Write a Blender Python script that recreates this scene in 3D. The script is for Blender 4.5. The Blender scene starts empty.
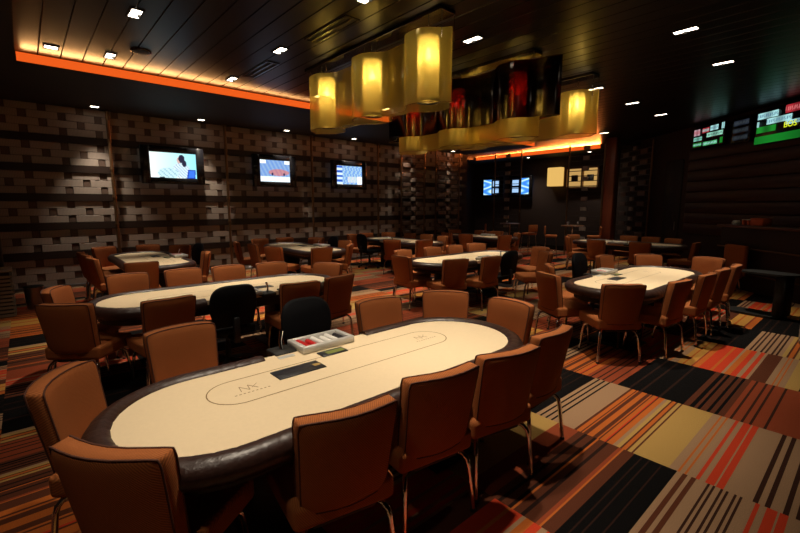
import bpy, bmesh, math, random
from mathutils import Vector, Matrix
random.seed(7)
PI = math.pi
sc = bpy.context.scene
C = sc.collection

# ------------------------------------------------------------------ camera, world, exposure
cam_d = bpy.data.cameras.new('camera'); cam_d.sensor_width = 36.0; cam_d.lens = 425 / 800 * 36
cam_d.clip_start = 0.05; cam_d.clip_end = 100
cam = bpy.data.objects.new('camera', cam_d); C.objects.link(cam)
cam.location = (0, 0, 1.72)
PITCH = math.atan(61.5 / 425); YAW = math.radians(41.4)
cam.rotation_euler = (PI / 2 - PITCH, 0, -YAW)
sc.camera = cam
w = bpy.data.worlds.new('world'); sc.world = w; w.use_nodes = True
w.node_tree.nodes['Background'].inputs[0].default_value = (0.10, 0.055, 0.03, 1)
w.node_tree.nodes['Background'].inputs[1].default_value = 0.02
vs = sc.view_settings
vs.view_transform = 'Standard'; vs.look = 'None'; vs.gamma = 1.0; vs.use_curve_mapping = False
vs.exposure = 0.12
sc.cycles.use_denoising = True
sc.cycles.max_bounces = 6; sc.cycles.diffuse_bounces = 2
sc.cycles.transparent_max_bounces = 12
sc.cycles.sample_clamp_indirect = 4.0
SPOT_W = 280.0          # each recessed downlight
WASH_W = 280.0          # each wall-washing downlight in the soffit
LAMP_W = 36.0           # each bulb in the pendant lamps

# ------------------------------------------------------------------ materials
def lin(r, g, b):
    f = lambda c: (c / 255 / 12.92) if c / 255 <= 0.04045 else ((c / 255 + 0.055) / 1.055) ** 2.4
    return (f(r), f(g), f(b), 1)
def mat(name, col, rough=0.5, metal=0.0, spec=0.5, noise=0.0, nscale=40.0, bump=0.0, bscale=200.0, attr=None, coat=0.0):
    m = bpy.data.materials.new(name); m.use_nodes = True
    nt = m.node_tree; b = nt.nodes['Principled BSDF']
    b.inputs['Base Color'].default_value = col
    b.inputs['Roughness'].default_value = rough
    b.inputs['Metallic'].default_value = metal
    b.inputs['Specular IOR Level'].default_value = spec
    if coat: b.inputs['Coat Weight'].default_value = coat
    tc = nt.nodes.new('ShaderNodeTexCoord')
    src = None
    if attr:
        a = nt.nodes.new('ShaderNodeAttribute'); a.attribute_name = attr; src = a.outputs['Color']
    if noise or attr:
        n = nt.nodes.new('ShaderNodeTexNoise'); n.inputs['Scale'].default_value = nscale; n.inputs['Detail'].default_value = 3
        nt.links.new(tc.outputs['Object'], n.inputs['Vector'])
        mr = nt.nodes.new('ShaderNodeMapRange'); mr.inputs[3].default_value = 1 - noise; mr.inputs[4].default_value = 1 + noise
        nt.links.new(n.outputs['Fac'], mr.inputs[0])
        mx = nt.nodes.new('ShaderNodeMix'); mx.data_type = 'RGBA'; mx.blend_type = 'MULTIPLY'; mx.inputs[0].default_value = 1
        mx.inputs[6].default_value = col
        if src: nt.links.new(src, mx.inputs[6])
        nt.links.new(mr.outputs[0], mx.inputs[7])
        nt.links.new(mx.outputs[2], b.inputs['Base Color'])
    if bump:
        n2 = nt.nodes.new('ShaderNodeTexNoise'); n2.inputs['Scale'].default_value = bscale
        nt.links.new(tc.outputs['Object'], n2.inputs['Vector'])
        bp = nt.nodes.new('ShaderNodeBump'); bp.inputs['Strength'].default_value = bump; bp.inputs['Distance'].default_value = 0.004
        nt.links.new(n2.outputs['Fac'], bp.inputs['Height']); nt.links.new(bp.outputs[0], b.inputs['Normal'])
    return m
def emis(name, col, s):
    m = bpy.data.materials.new(name); m.use_nodes = True; nt = m.node_tree; nt.nodes.clear()
    o = nt.nodes.new('ShaderNodeOutputMaterial'); e = nt.nodes.new('ShaderNodeEmission')
    e.inputs[0].default_value = col; e.inputs[1].default_value = s
    nt.links.new(e.outputs[0], o.inputs[0]); return m
def emis_attr(name, s):
    m = emis(name, (1, 1, 1, 1), s); nt = m.node_tree
    a = nt.nodes.new('ShaderNodeAttribute'); a.attribute_name = 'Col'
    e = [n for n in nt.nodes if n.type == 'EMISSION'][0]; nt.links.new(a.outputs['Color'], e.inputs[0]); return m
def weave(name, col, scale=260.0, bump=0.5):
    """fabric with fine diagonal rows"""
    m = mat(name, col, 0.85, spec=0.25); nt = m.node_tree; b = nt.nodes['Principled BSDF']
    tc = nt.nodes.new('ShaderNodeTexCoord')
    mp = nt.nodes.new('ShaderNodeMapping'); mp.inputs['Rotation'].default_value = (0, math.radians(35), math.radians(20))
    nt.links.new(tc.outputs['Object'], mp.inputs[0])
    wv = nt.nodes.new('ShaderNodeTexWave'); wv.wave_type = 'BANDS'; wv.bands_direction = 'X'
    wv.inputs['Scale'].default_value = scale / 10; wv.inputs['Distortion'].default_value = 1.2; wv.inputs['Detail Scale'].default_value = 4
    nt.links.new(mp.outputs[0], wv.inputs[0])
    cr = nt.nodes.new('ShaderNodeMix'); cr.data_type = 'RGBA'
    cr.inputs[6].default_value = tuple(c * 0.70 for c in col[:3]) + (1,); cr.inputs[7].default_value = tuple(c * 1.15 for c in col[:3]) + (1,)
    nt.links.new(wv.outputs['Fac'], cr.inputs[0]); nt.links.new(cr.outputs[2], b.inputs['Base Color'])
    bp = nt.nodes.new('ShaderNodeBump'); bp.inputs['Strength'].default_value = bump; bp.inputs['Distance'].default_value = 0.002
    nt.links.new(wv.outputs['Fac'], bp.inputs['Height']); nt.links.new(bp.outputs[0], b.inputs['Normal'])
    return m
def wood(name, c1, c2, rough=0.4, axis='Y', scale=3.0, spec=0.5):
    m = mat(name, c1, rough, spec=spec); nt = m.node_tree; b = nt.nodes['Principled BSDF']
    tc = nt.nodes.new('ShaderNodeTexCoord'); mp = nt.nodes.new('ShaderNodeMapping')
    s = [14, 14, 14]; s['XYZ'.index(axis)] = 0.7; mp.inputs['Scale'].default_value = s
    nt.links.new(tc.outputs['Object'], mp.inputs[0])
    n = nt.nodes.new('ShaderNodeTexNoise'); n.inputs['Scale'].default_value = scale; n.inputs['Detail'].default_value = 4
    nt.links.new(mp.outputs[0], n.inputs[0])
    cr = nt.nodes.new('ShaderNodeMix'); cr.data_type = 'RGBA'; cr.inputs[6].default_value = c1; cr.inputs[7].default_value = c2
    nt.links.new(n.outputs['Fac'], cr.inputs[0]); nt.links.new(cr.outputs[2], b.inputs['Base Color']); return m
def ribbed(name, col):
    """wall block with fine vertical ribs"""
    m = mat(name, col, 0.55, spec=0.4); nt = m.node_tree; b = nt.nodes['Principled BSDF']
    tc = nt.nodes.new('ShaderNodeTexCoord'); wv = nt.nodes.new('ShaderNodeTexWave'); wv.wave_type = 'BANDS'; wv.bands_direction = 'X'
    wv.inputs['Scale'].default_value = 14; wv.inputs['Distortion'].default_value = 0.4
    nt.links.new(tc.outputs['Object'], wv.inputs[0])
    cr = nt.nodes.new('ShaderNodeMix'); cr.data_type = 'RGBA'
    cr.inputs[6].default_value = tuple(c * 0.72 for c in col[:3]) + (1,); cr.inputs[7].default_value = col
    nt.links.new(wv.outputs['Fac'], cr.inputs[0]); nt.links.new(cr.outputs[2], b.inputs['Base Color']); return m
def sheet(name, tint, trans, glow_col, glow, gloss_col, gloss, rough=0.12):
    """thin coloured glass / acrylic ribbon"""
    m = bpy.data.materials.new(name); m.use_nodes = True; nt = m.node_tree; nt.nodes.clear()
    o = nt.nodes.new('ShaderNodeOutputMaterial')
    t = nt.nodes.new('ShaderNodeBsdfTransparent'); t.inputs[0].default_value = tint
    l = nt.nodes.new('ShaderNodeBsdfTranslucent'); l.inputs[0].default_value = glow_col
    d = nt.nodes.new('ShaderNodeBsdfDiffuse'); d.inputs[0].default_value = glow_col
    g = nt.nodes.new('ShaderNodeBsdfGlossy'); g.inputs[0].default_value = gloss_col; g.inputs[1].default_value = rough
    m0 = nt.nodes.new('ShaderNodeMixShader'); m0.inputs[0].default_value = 0.4
    nt.links.new(l.outputs[0], m0.inputs[1]); nt.links.new(d.outputs[0], m0.inputs[2])
    m1 = nt.nodes.new('ShaderNodeMixShader'); m1.inputs[0].default_value = glow / max(1e-4, glow + trans)
    nt.links.new(t.outputs[0], m1.inputs[1]); nt.links.new(m0.outputs[0], m1.inputs[2])
    m2 = nt.nodes.new('ShaderNodeMixShader'); m2.inputs[0].default_value = gloss
    nt.links.new(m1.outputs[0], m2.inputs[1]); nt.links.new(g.outputs[0], m2.inputs[2])
    nt.links.new(m2.outputs[0], o.inputs[0]); return m

M = {}
M['fabric'] = weave('brown_fabric', lin(168, 97, 50), 430, .5)
M['piping'] = mat('brown_piping', lin(84, 44, 26), 0.8)
M['chrome'] = mat('chrome', (0.75, 0.75, 0.76, 1), 0.12, metal=1)
M['black_plastic'] = mat('black_plastic', (0.010, 0.010, 0.011, 1), 0.45)
M['black_leather'] = mat('black_leather', (0.004, 0.004, 0.006, 1), 0.7, spec=.2, bump=0.3, bscale=120)
M['rail'] = mat('brown_leather', lin(50, 30, 24), 0.38, noise=0.45, nscale=30, bump=0.45, bscale=60)
M['felt'] = mat('cream_felt', lin(226, 205, 170), 0.9, spec=0.15, noise=0.04, nscale=60, bump=0.12, bscale=500)
M['line'] = mat('gold_line', lin(120, 88, 40), 0.8)
M['ink'] = mat('faint_ink', lin(150, 122, 92), 0.8)
M['black'] = mat('matt_black', (0.008, 0.0075, 0.007, 1), 0.6)
M['plate'] = mat('charcoal_plate', (0.02, 0.02, 0.024, 1), 0.4)
M['silver'] = mat('silver_plastic', lin(200, 198, 192), 0.35, metal=0.2)
M['white'] = mat('white_chip', lin(225, 222, 215), 0.5)
M['red'] = mat('red_chip', lin(190, 30, 30), 0.5)
M['green_led'] = mat('green_window', lin(120, 130, 60), 0.3)
M['gold'] = mat('gold_print', lin(170, 140, 80), 0.5)
M['carpet'] = mat('striped_carpet', (1, 1, 1, 1), 0.95, spec=0.1, noise=0.38, nscale=170, bump=0.4, bscale=700, attr='Col')
M['ceil'] = wood('black_ceiling_plank', (0.007, 0.005, 0.004, 1), (0.012, 0.008, 0.006, 1), 0.34, 'Y', 3.0, .2)
M['soffit'] = mat('dark_soffit', (0.012, 0.008, 0.006, 1), 0.7)
M['cove'] = emis('orange_cove_light', (1.0, 0.13, 0.014, 1), 0.8)
M['lens'] = emis('downlight_lens', (1.0, 0.86, 0.68, 1), 9.0)
M['block'] = ribbed('pale_wall_block', lin(160, 146, 136))
M['block_dark'] = ribbed('brown_wall_block', lin(98, 78, 68))
M['band'] = mat('dark_wall_band', lin(38, 24, 18), 0.45)
M['wallcore'] = mat('dark_wall', lin(45, 30, 24), 0.8)
M['bronze'] = mat('bronze', lin(120, 92, 66), 0.35, metal=0.8)
M['redwood'] = wood('red_brown_wood', lin(150, 76, 50), lin(112, 54, 36), 0.45, 'Z')
M['plank'] = wood('dark_red_plank', lin(64, 30, 24), lin(46, 22, 18), 0.5, 'X')
M['bezel'] = mat('black_bezel', (0.006, 0.006, 0.008, 1), 0.25)
M['screen'] = emis_attr('screen_picture', 1.25)
M['ledscreen'] = emis_attr('led_picture', 1.0)
M['amber'] = sheet('amber_acrylic', (1.0, 0.88, 0.50, 1), 0.64, (0.80, 0.66, 0.20, 1), 0.36, (1, 0.85, 0.5, 1), 0.10)
M['smoke'] = sheet('smoked_red_black_glass', (0.030, 0.0004, 0.0004, 1), 0.98, (0.012, 0.003, 0.003, 1), 0.02, (1, 0.9, 0.8, 1), 0.05)
M['diffuser'] = sheet('lamp_diffuser', (1, 0.92, 0.6, 1), 0.16, (0.60, 0.50, 0.20, 1), 0.84, (1, 1, 1, 1), 0.02)
M['bulb'] = emis('bulb', (1.0, 0.80, 0.42, 1), 25.0)
M['rim'] = mat('gold_rim', (0.35, 0.24, 0.08, 1), 0.25, metal=1)
M['lampring'] = mat('lamp_ring', (0.03, 0.025, 0.015, 1), 0.3, metal=0.6)
M['mirror'] = mat('polished_canopy', (0.16, 0.14, 0.12, 1), 0.12, metal=1, bump=0.25, bscale=7)
M['lightbox'] = emis('lit_lampshade', (1.0, 0.60, 0.16, 1), 0.75)
M['niche'] = emis('lit_niche', (1.0, 0.58, 0.18, 1), 0.5)
M['steel'] = mat('brushed_steel', lin(150, 150, 155), 0.3, metal=1)
M['greywood'] = mat('grey_brown_slat', lin(130, 112, 92), 0.6)
M['glass'] = sheet('drinking_glass', (0.95, 0.95, 0.95, 1), 0.9, (0.8, 0.8, 0.8, 1), 0.05, (1, 1, 1, 1), 0.15, 0.05)
M['paper'] = mat('white_paper', lin(220, 215, 205), 0.8)
M['orangebox'] = mat('orange_card', lin(205, 95, 50), 0.7)
M['bartop'] = wood('bar_top', lin(110, 70, 46), lin(80, 48, 32), 0.35, 'X')

# ------------------------------------------------------------------ mesh helpers
class MB:
    def __init__(s): s.v = []; s.f = []; s.sm = []
    def add(s, vs, fs, smooth=False):
        o = len(s.v); s.v += [tuple(v) for v in vs]; s.f += [tuple(i + o for i in f) for f in fs]; s.sm += [smooth] * len(fs); return s
    def box(s, x0, x1, y0, y1, z0, z1):
        v = [(x, y, z) for z in (z0, z1) for y in (y0, y1) for x in (x0, x1)]
        return s.add(v, [(0, 2, 3, 1), (4, 5, 7, 6), (0, 1, 5, 4), (1, 3, 7, 5), (3, 2, 6, 7), (2, 0, 4, 6)])
    def bbox(s, x0, x1, y0, y1, z0, z1, r=0.01, seg=2, smooth=True):
        bm = bmesh.new(); bmesh.ops.create_cube(bm, size=1)
        for v in bm.verts:
            v.co = Vector(((x0 + x1) / 2 + v.co.x * (x1 - x0), (y0 + y1) / 2 + v.co.y * (y1 - y0), (z0 + z1) / 2 + v.co.z * (z1 - z0)))
        bmesh.ops.bevel(bm, geom=bm.edges[:], offset=r, segments=seg, profile=0.5, affect='EDGES')
        bm.verts.index_update()
        s.add([v.co[:] for v in bm.verts], [[v.index for v in f.verts] for f in bm.faces], smooth); bm.free(); return s
    def tube(s, pts, r, n=8, closed=False, caps=True, smooth=True):
        pts = [Vector(p) for p in pts]; N = len(pts); rr = r if isinstance(r, (list, tuple)) else [r] * N
        T = []
        for i in range(N):
            a = pts[(i - 1) % N] if (closed or i > 0) else pts[i]
            b = pts[(i + 1) % N] if (closed or i < N - 1) else pts[i]
            T.append((b - a).normalized())
        up = Vector((0, 0, 1)) if abs(T[0].z) < 0.9 else Vector((1, 0, 0))
        nrm = (up - T[0] * up.dot(T[0])).normalized(); vs = []
        for i in range(N):
            nrm = (nrm - T[i] * nrm.dot(T[i])).normalized(); bi = T[i].cross(nrm)
            for k in range(n):
                a = 2 * PI * k / n; vs.append(pts[i] + (nrm * math.cos(a) + bi * math.sin(a)) * rr[i])
        fs = []
        for i in range(N if closed else N - 1):
            j = (i + 1) % N
            for k in range(n):
                l = (k + 1) % n; fs.append((i * n + k, i * n + l, j * n + l, j * n + k))
        s.add(vs, fs, smooth)
        if caps and not closed:
            s.add(vs[:n], [tuple(reversed(range(n)))]); s.add(vs[-n:], [tuple(range(n))])
        return s
    def lathe(s, prof, n=16, cx=0, cy=0, cap=True, smooth=True):
        vs = []
        for r, z in prof:
            for k in range(n):
                a = 2 * PI * k / n; vs.append((cx + r * math.cos(a), cy + r * math.sin(a), z))
        fs = []
        for i in range(len(prof) - 1):
            for k in range(n):
                l = (k + 1) % n; fs.append((i * n + k, i * n + l, (i + 1) * n + l, (i + 1) * n + k))
        s.add(vs, fs, smooth)
        if cap:
            s.add(vs[:n], [tuple(reversed(range(n)))]); s.add(vs[-n:], [tuple(range(n))])
        return s
    def prism(s, outline, z0, z1):
        n = len(outline); vs = [(x, y, z0) for x, y in outline] + [(x, y, z1) for x, y in outline]
        fs = [tuple(reversed(range(n))), tuple(range(n, 2 * n))] + [(i, (i + 1) % n, n + (i + 1) % n, n + i) for i in range(n)]
        return s.add(vs, fs)
    def mesh(s, name, m):
        me = bpy.data.meshes.new(name); me.from_pydata(s.v, [], s.f)
        me.polygons.foreach_set('use_smooth', s.sm)
        if m: me.materials.append(m)
        me.update(); return me
    def build(s, name, m, parent=None):
        o = bpy.data.objects.new(name, s.mesh(name, m)); C.objects.link(o)
        if parent: o.parent = parent
        return o
def inst(name, me, parent=None, loc=(0, 0, 0), rot=(0, 0, 0), scale=None):
    o = bpy.data.objects.new(name, me); C.objects.link(o); o.location = loc; o.rotation_euler = rot
    if scale: o.scale = scale
    if parent: o.parent = parent
    return o
def tag(o, label, cat, group=None):
    o['label'] = label; o['category'] = cat
    if group: o['group'] = group
    return o
def thing(name, label, cat, loc=(0, 0, 0), rz=0.0, group=None):
    o = bpy.data.objects.new(name, None); C.objects.link(o); o.location = loc; o.rotation_euler = (0, 0, rz); o.empty_display_size = 0.1
    return tag(o, label, cat, group)
def struct(o): o['kind'] = 'structure'; return o
def copy_tree(root, loc, rz, label, group=None):
    r = root.copy(); C.objects.link(r); r.location = loc; r.rotation_euler = (0, 0, rz); r['label'] = label
    if group: r['group'] = group
    for ch in list(root.children):
        c = ch.copy(); C.objects.link(c); c.parent = r
        for g in list(ch.children):
            d = g.copy(); C.objects.link(d); d.parent = c
    return r
FW = Vector((math.sin(YAW), math.cos(YAW), 0)); RT = Vector((math.cos(YAW), -math.sin(YAW), 0))

# ------------------------------------------------------------------ room shell
Z_UP = 3.83; Z_SOF = 3.70; Y_TV = 11.3; Y_COVE = 8.2; X_BACK = 17.0; LAT = 8.0
def PW(d, lat=LAT): p = FW * d + RT * lat; return (p.x, p.y)     # plan point on the angled right-hand wall
pa, pb = PW(16.9), PW(1.0)

# carpet: bands 1.11 m wide, each a run of woven stripes
COL = dict(k=lin(14, 11, 11), dk=lin(46, 28, 22), t=lin(168, 132, 100), kh=lin(190, 152, 86), o=lin(196, 104, 44), r=lin(206, 66, 38),
           rb=lin(150, 70, 42), b=lin(96, 52, 34), y=lin(206, 150, 72), db=lin(62, 36, 26))
def stripes(kind, wd):
    P = dict(blk=[('k', 5), ('dk', 1), ('k', 4), ('dk', 1), ('k', 7), ('dk', 1), ('k', 9)], blkp=[('k', 1)], tan=[('t', 1)], kh=[('kh', 1)], rb=[('rb', 1)], bp=[('b', 1)], yo=[('y', 3), ('o', 1), ('y', 4), ('rb', 1), ('o', 3)],
             tank=[('t', 2), ('k', 1), ('t', 2), ('k', 1), ('t', 2), ('k', 1)],
             org=[('b', 2), ('o', 3), ('b', 1), ('o', 1), ('b', 3), ('o', 4), ('b', 3), ('o', 1), ('b', 1), ('o', 3), ('r', 1), ('b', 1), ('o', 4)],
             khs=[('t', 2), ('kh', 2), ('b', 1), ('o', 2), ('b', 1), ('kh', 2), ('b', 1)],
             tano=[('t', 4), ('o', 1), ('t', 2), ('o', 1), ('t', 4)], tanr=[('r', 1.3), ('t', 2), ('r', 3), ('t', 0.6), ('r', 2.4), ('t', 1)],
             tand=[('t', 3), ('db', 1.4), ('t', 1.6), ('db', 1.4), ('t', 3), ('db', 1.4), ('t', 1.6), ('db', 1.4), ('t', 3), ('db', 1.4), ('t', 1.6), ('db', 1.4)],
             rbd=[('rb', 2), ('db', 1), ('rb', 3), ('db', 1), ('rb', 2), ('db', 1), ('rb', 4), ('db', 1), ('rb', 3)],
             bk=[('b', 2), ('k', 1.5), ('b', 1), ('k', 1), ('b', 2), ('k', 1), ('b', 1.5), ('k', 1), ('b', 2)],
             brn=[('b', 2), ('dk', 1), ('b', 2), ('dk', 1), ('o', .6), ('b', 2), ('dk', 1), ('b', 3), ('rb', 1), ('o', .5), ('b', 3)],
             red=[('r', 4), ('o', 1), ('r', 3), ('t', 1), ('o', 2), ('r', 2), ('t', 1.5), ('r', 1.5), ('t', 1)],
             tanb=[('t', 1.5), ('b', 1.2), ('t', 1), ('b', 1.2), ('t', 1.5)])[kind]
    s = sum(q for _, q in P); return [(c, wd * q / s) for c, q in P]
MASTER = [('blk', .5), ('tank', .16), ('tan', .18), ('org', .32), ('khs', .16), ('kh', .22), ('tano', .16), ('tanr', .18), ('tan', .08), ('tand', .32),
          ('rb', .16), ('rbd', .3), ('bk', .28), ('brn', .36), ('blkp', .2), ('tanb', .15), ('red', .34), ('bp', .14), ('yo', .3)]
NEAR = {  # band index -> (y to start from, downwards)
    2: (2.35, [('org', .36), ('kh', .44), ('rb', .17), ('brn', .40), ('blk', .26), ('tanb', .14), ('tand', .20), ('tan', .06), ('tanr', .16), ('tan', .1), ('tand', .3)]),
    3: (2.08, [('blk', .33), ('tank', .15), ('tan', .18), ('org', .29), ('khs', .14), ('kh', .22), ('tano', .15), ('tanr', .16), ('tan', .07), ('tand', .40), ('rb', .2)]),
    4: (2.2, [('org', .36), ('rbd', .30), ('blk', .55), ('bk', .29), ('rbd', .32), ('rb', .3), ('red', .3)]),
    5: (1.55, [('tano', .2), ('yo', .2), ('red', .42), ('bp', .13), ('tano', .14), ('kh', .1), ('blkp', .3), ('tand', .3)]),
    6: (1.75, [('brn', .3), ('blk', .5), ('tand', .3), ('khs', .2)]),
    1: (1.35, [('red', .4), ('tanr', .25), ('tan', .2), ('org', .4)]),
    0: (9.2, [('rbd', .3), ('org', .45), ('yo', .6), ('org', .5), ('blk', .5), ('khs', .35), ('brn', .6), ('rb', .3), ('tanr', .2), ('bk', .35), ('blk', .8), ('khs', .18), ('rbd', .3), ('bk', .18), ('khs', .12), ('brn', .3), ('org', .5), ('rbd', .4)])}
verts, faces, cols = [], [], []
YTOP, YBOT = 13.7, -4.4
for k in range(-4, 14):
    x0 = 3.05 + 1.11 * (k - 3); x1 = x0 + 1.11
    x0 = max(x0, -1.7); x1 = min(x1, 17.1)
    if x1 <= x0: continue
    run = []
    y0, seq = NEAR.get(k, (random.uniform(-1, 2), []))
    i0 = random.randrange(len(MASTER))
    y = y0; low = []
    for kind, wd in seq:
        for c, q in stripes(kind, wd): low.append((y, y - q, c)); y -= q
    j = i0
    while y > YBOT:
        kind, wd = MASTER[j % len(MASTER)]; j += 1
        for c, q in stripes(kind, wd): low.append((y, y - q, c)); y -= q
    y = y0; j = i0 - 1
    while y < YTOP:
        kind, wd = MASTER[j % len(MASTER)]; j -= 1
        for c, q in reversed(stripes(kind, wd)): low.append((y + q, y, c)); y += q
    for ya, yb, c in low:
        ya = min(ya, YTOP); yb = max(yb, YBOT)
        if ya <= yb: continue
        o = len(verts); verts += [(x0, yb, 0), (x1, yb, 0), (x1, ya, 0), (x0, ya, 0)]; faces.append((o, o + 1, o + 2, o + 3)); cols.append(tuple(q * .80 for q in COL[c][:3]) + (1,))
me = bpy.data.meshes.new('floor'); me.from_pydata(verts, [], faces)
ca = me.color_attributes.new('Col', 'FLOAT_COLOR', 'CORNER')
ca.data.foreach_set('color', [v for c in cols for _ in range(4) for v in c])
me.materials.append(M['carpet']); me.update()
fl = bpy.data.objects.new('floor', me); C.objects.link(fl); struct(fl)
fl['label'] = 'carpet of staggered bands of black, tan, orange and red stripes'

# ceiling of long dark planks with open joints, each board a piece
ce = MB().box(-1.8, 17.2, -4.6, 13.8, Z_UP + 0.03, Z_UP + 0.2).build('ceiling', M['soffit']); struct(ce)
PLK = 0.253
for w_ in range(0, 62):
    x0 = 0.118 + PLK * (w_ - 0)
    if x0 > 15.55: break
    y1 = Y_COVE if x0 < 13.3 else 12.5
    MB().bbox(x0 + 0.005, x0 + PLK - 0.005, -4.4, y1, Z_UP, Z_UP + 0.029, 0.004, 1, False).build('plank', M['ceil'], ce)
def soffit(n, x0, x1, y0, y1):
    return struct(MB().box(x0, x1, y0, y1, Z_SOF, Z_UP + 0.03).build('trim_%d' % n, M['soffit']))
soffit(1, -1.7, 13.4, Y_COVE + 0.02, Y_TV + 0.1)
soffit(2, -1.7, 0.12, -4.4, Y_COVE + 0.02)
soffit(3, 15.62, 17.1, 5.2, 13.7)
soffit(4, 13.4, 15.62, 12.52, 13.7)
# glowing cove strips set in the soffit's inner faces
def cove(label, bx):
    t = MB().box(*bx).build('cove_light', M['cove']); return tag(t, label, 'cove light', 'orange cove lights around the raised ceiling')
cove('long orange cove light strip above the wall with three screens', (0.14, 13.38, Y_COVE + 0.0, Y_COVE + 0.018, Z_SOF + 0.008, Z_UP - 0.004))
cove('orange cove light strip along the left edge of the raised ceiling', (0.1205, 0.1225, -2.0, Y_COVE - 0.02, Z_SOF + 0.05, Z_UP - 0.03))
cove('orange cove light strip at the far back of the room beyond pendants', (15.6, 15.618, 6.95, 12.5, Z_SOF + 0.01, Z_UP - 0.005))

def strip(label_parent, loc, rot, length, watts, col):
    ld = bpy.data.lights.new('led_strip', 'AREA'); ld.shape = 'RECTANGLE'; ld.size = length; ld.size_y = .03; ld.energy = watts; ld.color = col; ld.spread = math.radians(70)
    l = bpy.data.objects.new('led_strip', ld); C.objects.link(l); l.location = loc; l.rotation_euler = rot
WARM = (1.0, .50, .17)
strip(None, (6.7, Y_COVE - .012, Z_SOF + .03), (math.radians(-124), 0, 0), 13.0, 19, WARM)
strip(None, (0.15, 3.0, Z_SOF + .03), (math.radians(124), 0, -PI / 2), 10.0, 7, WARM)
strip(None, (15.58, 9.7, Z_SOF + .03), (math.radians(-110), 0, -PI / 2), 5.5, 150, (1.0, .22, .04))

# block wall with three screens ------------------------------------------------
wall = struct(MB().box(-1.7, 13.4, Y_TV, Y_TV + 0.15, 0, Z_UP + 0.2).build('wall_back', M['wallcore']))
wall['label'] = 'wall of pale and brown ribbed blocks in rows between dark bands'
MOD = 0.1475; Z0 = 0.03
band_me = MB().box(-1.69, 13.38, -0.055, 0.0, 0.005, MOD - 0.005).mesh('wall_band', M['band'])
LONG, SHORT = 0.487, 0.123
long_l = MB().bbox(-LONG / 2 + .004, LONG / 2 - .004, -0.03, 0, .004, MOD - .004, 0.004, 1, False).mesh('brick', M['block'])
short_d = MB().bbox(-SHORT / 2 + .003, SHORT / 2 - .003, -0.018, 0, .004, MOD - .004, 0.004, 1, False).mesh('brick', M['block_dark'])
cand = []
nrow = int((Z_SOF - Z0) / MOD) + 1
for r in range(nrow):
    z = Z0 + r * MOD
    if z + MOD > Z_SOF + 0.03: break
    if r < 21 and r % 4 == 0 and 0 < r < 21:
        inst('band', band_me, wall, (0, Y_TV, z)); continue
    per = LONG + SHORT; off = (per / 2 if (r % 2 == 0) else 0)
    n = 0
    x = -1.6 - per + off
    while x < 13.2:
        for kind, xc in (('L', x + LONG / 2), ('S', x + LONG + SHORT / 2)):
            if -1.45 < xc < 13.1: cand.append(((xc * xc + 60 + (z - 1.7) ** 2) + (0 if -0.3 < xc < 10 and z > 0.4 else 500) + (60 if kind == 'S' else 0), kind, xc, z))
        x += per
cand.sort()
rest_l, rest_s = MB(), MB()
for i, (_, kind, xc, z) in enumerate(cand):
    if i < 300: inst('brick', long_l if kind == 'L' else short_d, wall, (xc, Y_TV, z))
    elif kind == 'L': rest_l.box(xc - LONG / 2 + .004, xc + LONG / 2 - .004, Y_TV - 0.03, Y_TV, z + .004, z + MOD - .004)
    else: rest_s.box(xc - SHORT / 2 + .003, xc + SHORT / 2 - .003, Y_TV - 0.018, Y_TV, z + .004, z + MOD - .004)
o = rest_l.build('brick_field', M['block'], wall); o['kind'] = 'stuff'
o = rest_s.build('brick_field', M['block_dark'], wall); o['kind'] = 'stuff'
struct(MB().bbox(-1.69, 13.38, Y_TV - 0.09, Y_TV - 0.0, 0.0, 0.06, 0.01, 1).build('baseboard_back', M['steel']))
# other walls
struct(MB().box(13.4, 13.55, Y_TV, 13.7, 0, 4.0).build('wall_alcove_side', M['wallcore']))
struct(MB().box(13.4, 17.15, 13.6, 13.75, 0, 4.0).build('wall_alcove', M['wallcore']))
struct(MB().box(X_BACK, X_BACK + 0.15, 5.5, 13.7, 0, 4.0).build('wall_far', M['wallcore']))
struct(MB().box(-1.8, -1.65, -4.5, Y_TV + 0.15, 0, 4.0).build('wall_left', M['wallcore']))
struct(MB().box(-1.8, 8.5, -4.6, -4.45, 0, 4.0).build('wall_near', M['wallcore']))
# angled wall on the right; local x runs towards the camera along the wall, local y out of the room
ANG = math.atan2(-FW.y, -FW.x)
def at_wall(o, d, lat=LAT): x, y = PW(d, lat); o.location = (x, y, 0); o.rotation_euler = (0, 0, ANG); return o
rw = MB().box(0, 16.5, 0, 0.15, 0, 4.0).build('wall_right', M['wallcore']); at_wall(rw, 17.0); struct(rw)
# (local +y of that wall points out of the room because the wall direction is -FW)
plank_me = MB().bbox(0, 6.3, -0.05, 0, 0.008, 0.272, 0.012, 1).mesh('plank', M['plank'])
for i in range(8):
    inst('plank', plank_me, rw, (17 - 12.0, 0, 0.95 + 0.28 * i))

# ------------------------------------------------------------------ posts, column, open screens
def pole(x, y, ztop, label):
    t = thing('ceiling_pole', label, 'pole', (x, y, 0), 0, 'thin bronze floor to ceiling poles')
    MB().tube([(0, 0, 0.01), (0, 0, ztop - 0.005)], 0.032, 10).build('shaft', M['bronze'], t)
    for z in (0.0, ztop - 0.03): MB().lathe([(0.065, z), (0.065, z + 0.02), (0.035, z + 0.028)], 12).build('flange', M['bronze'], t)
    for k in range(5): MB().lathe([(0.038, .68 + .59 * k), (0.041, .69 + .59 * k), (0.041, .73 + .59 * k), (0.038, .74 + .59 * k)], 10).build('collar', M['bronze'], t)
for x, nm in ((1.54, 'left of the leftmost wall screen'), (3.98, 'between the left and middle wall screens'), (6.42, 'between the middle and right wall screens'), (8.86, 'right of the third wall screen')):
    pole(x, Y_TV - 0.16, Z_SOF, 'thin bronze floor to ceiling pole ' + nm)
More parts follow.
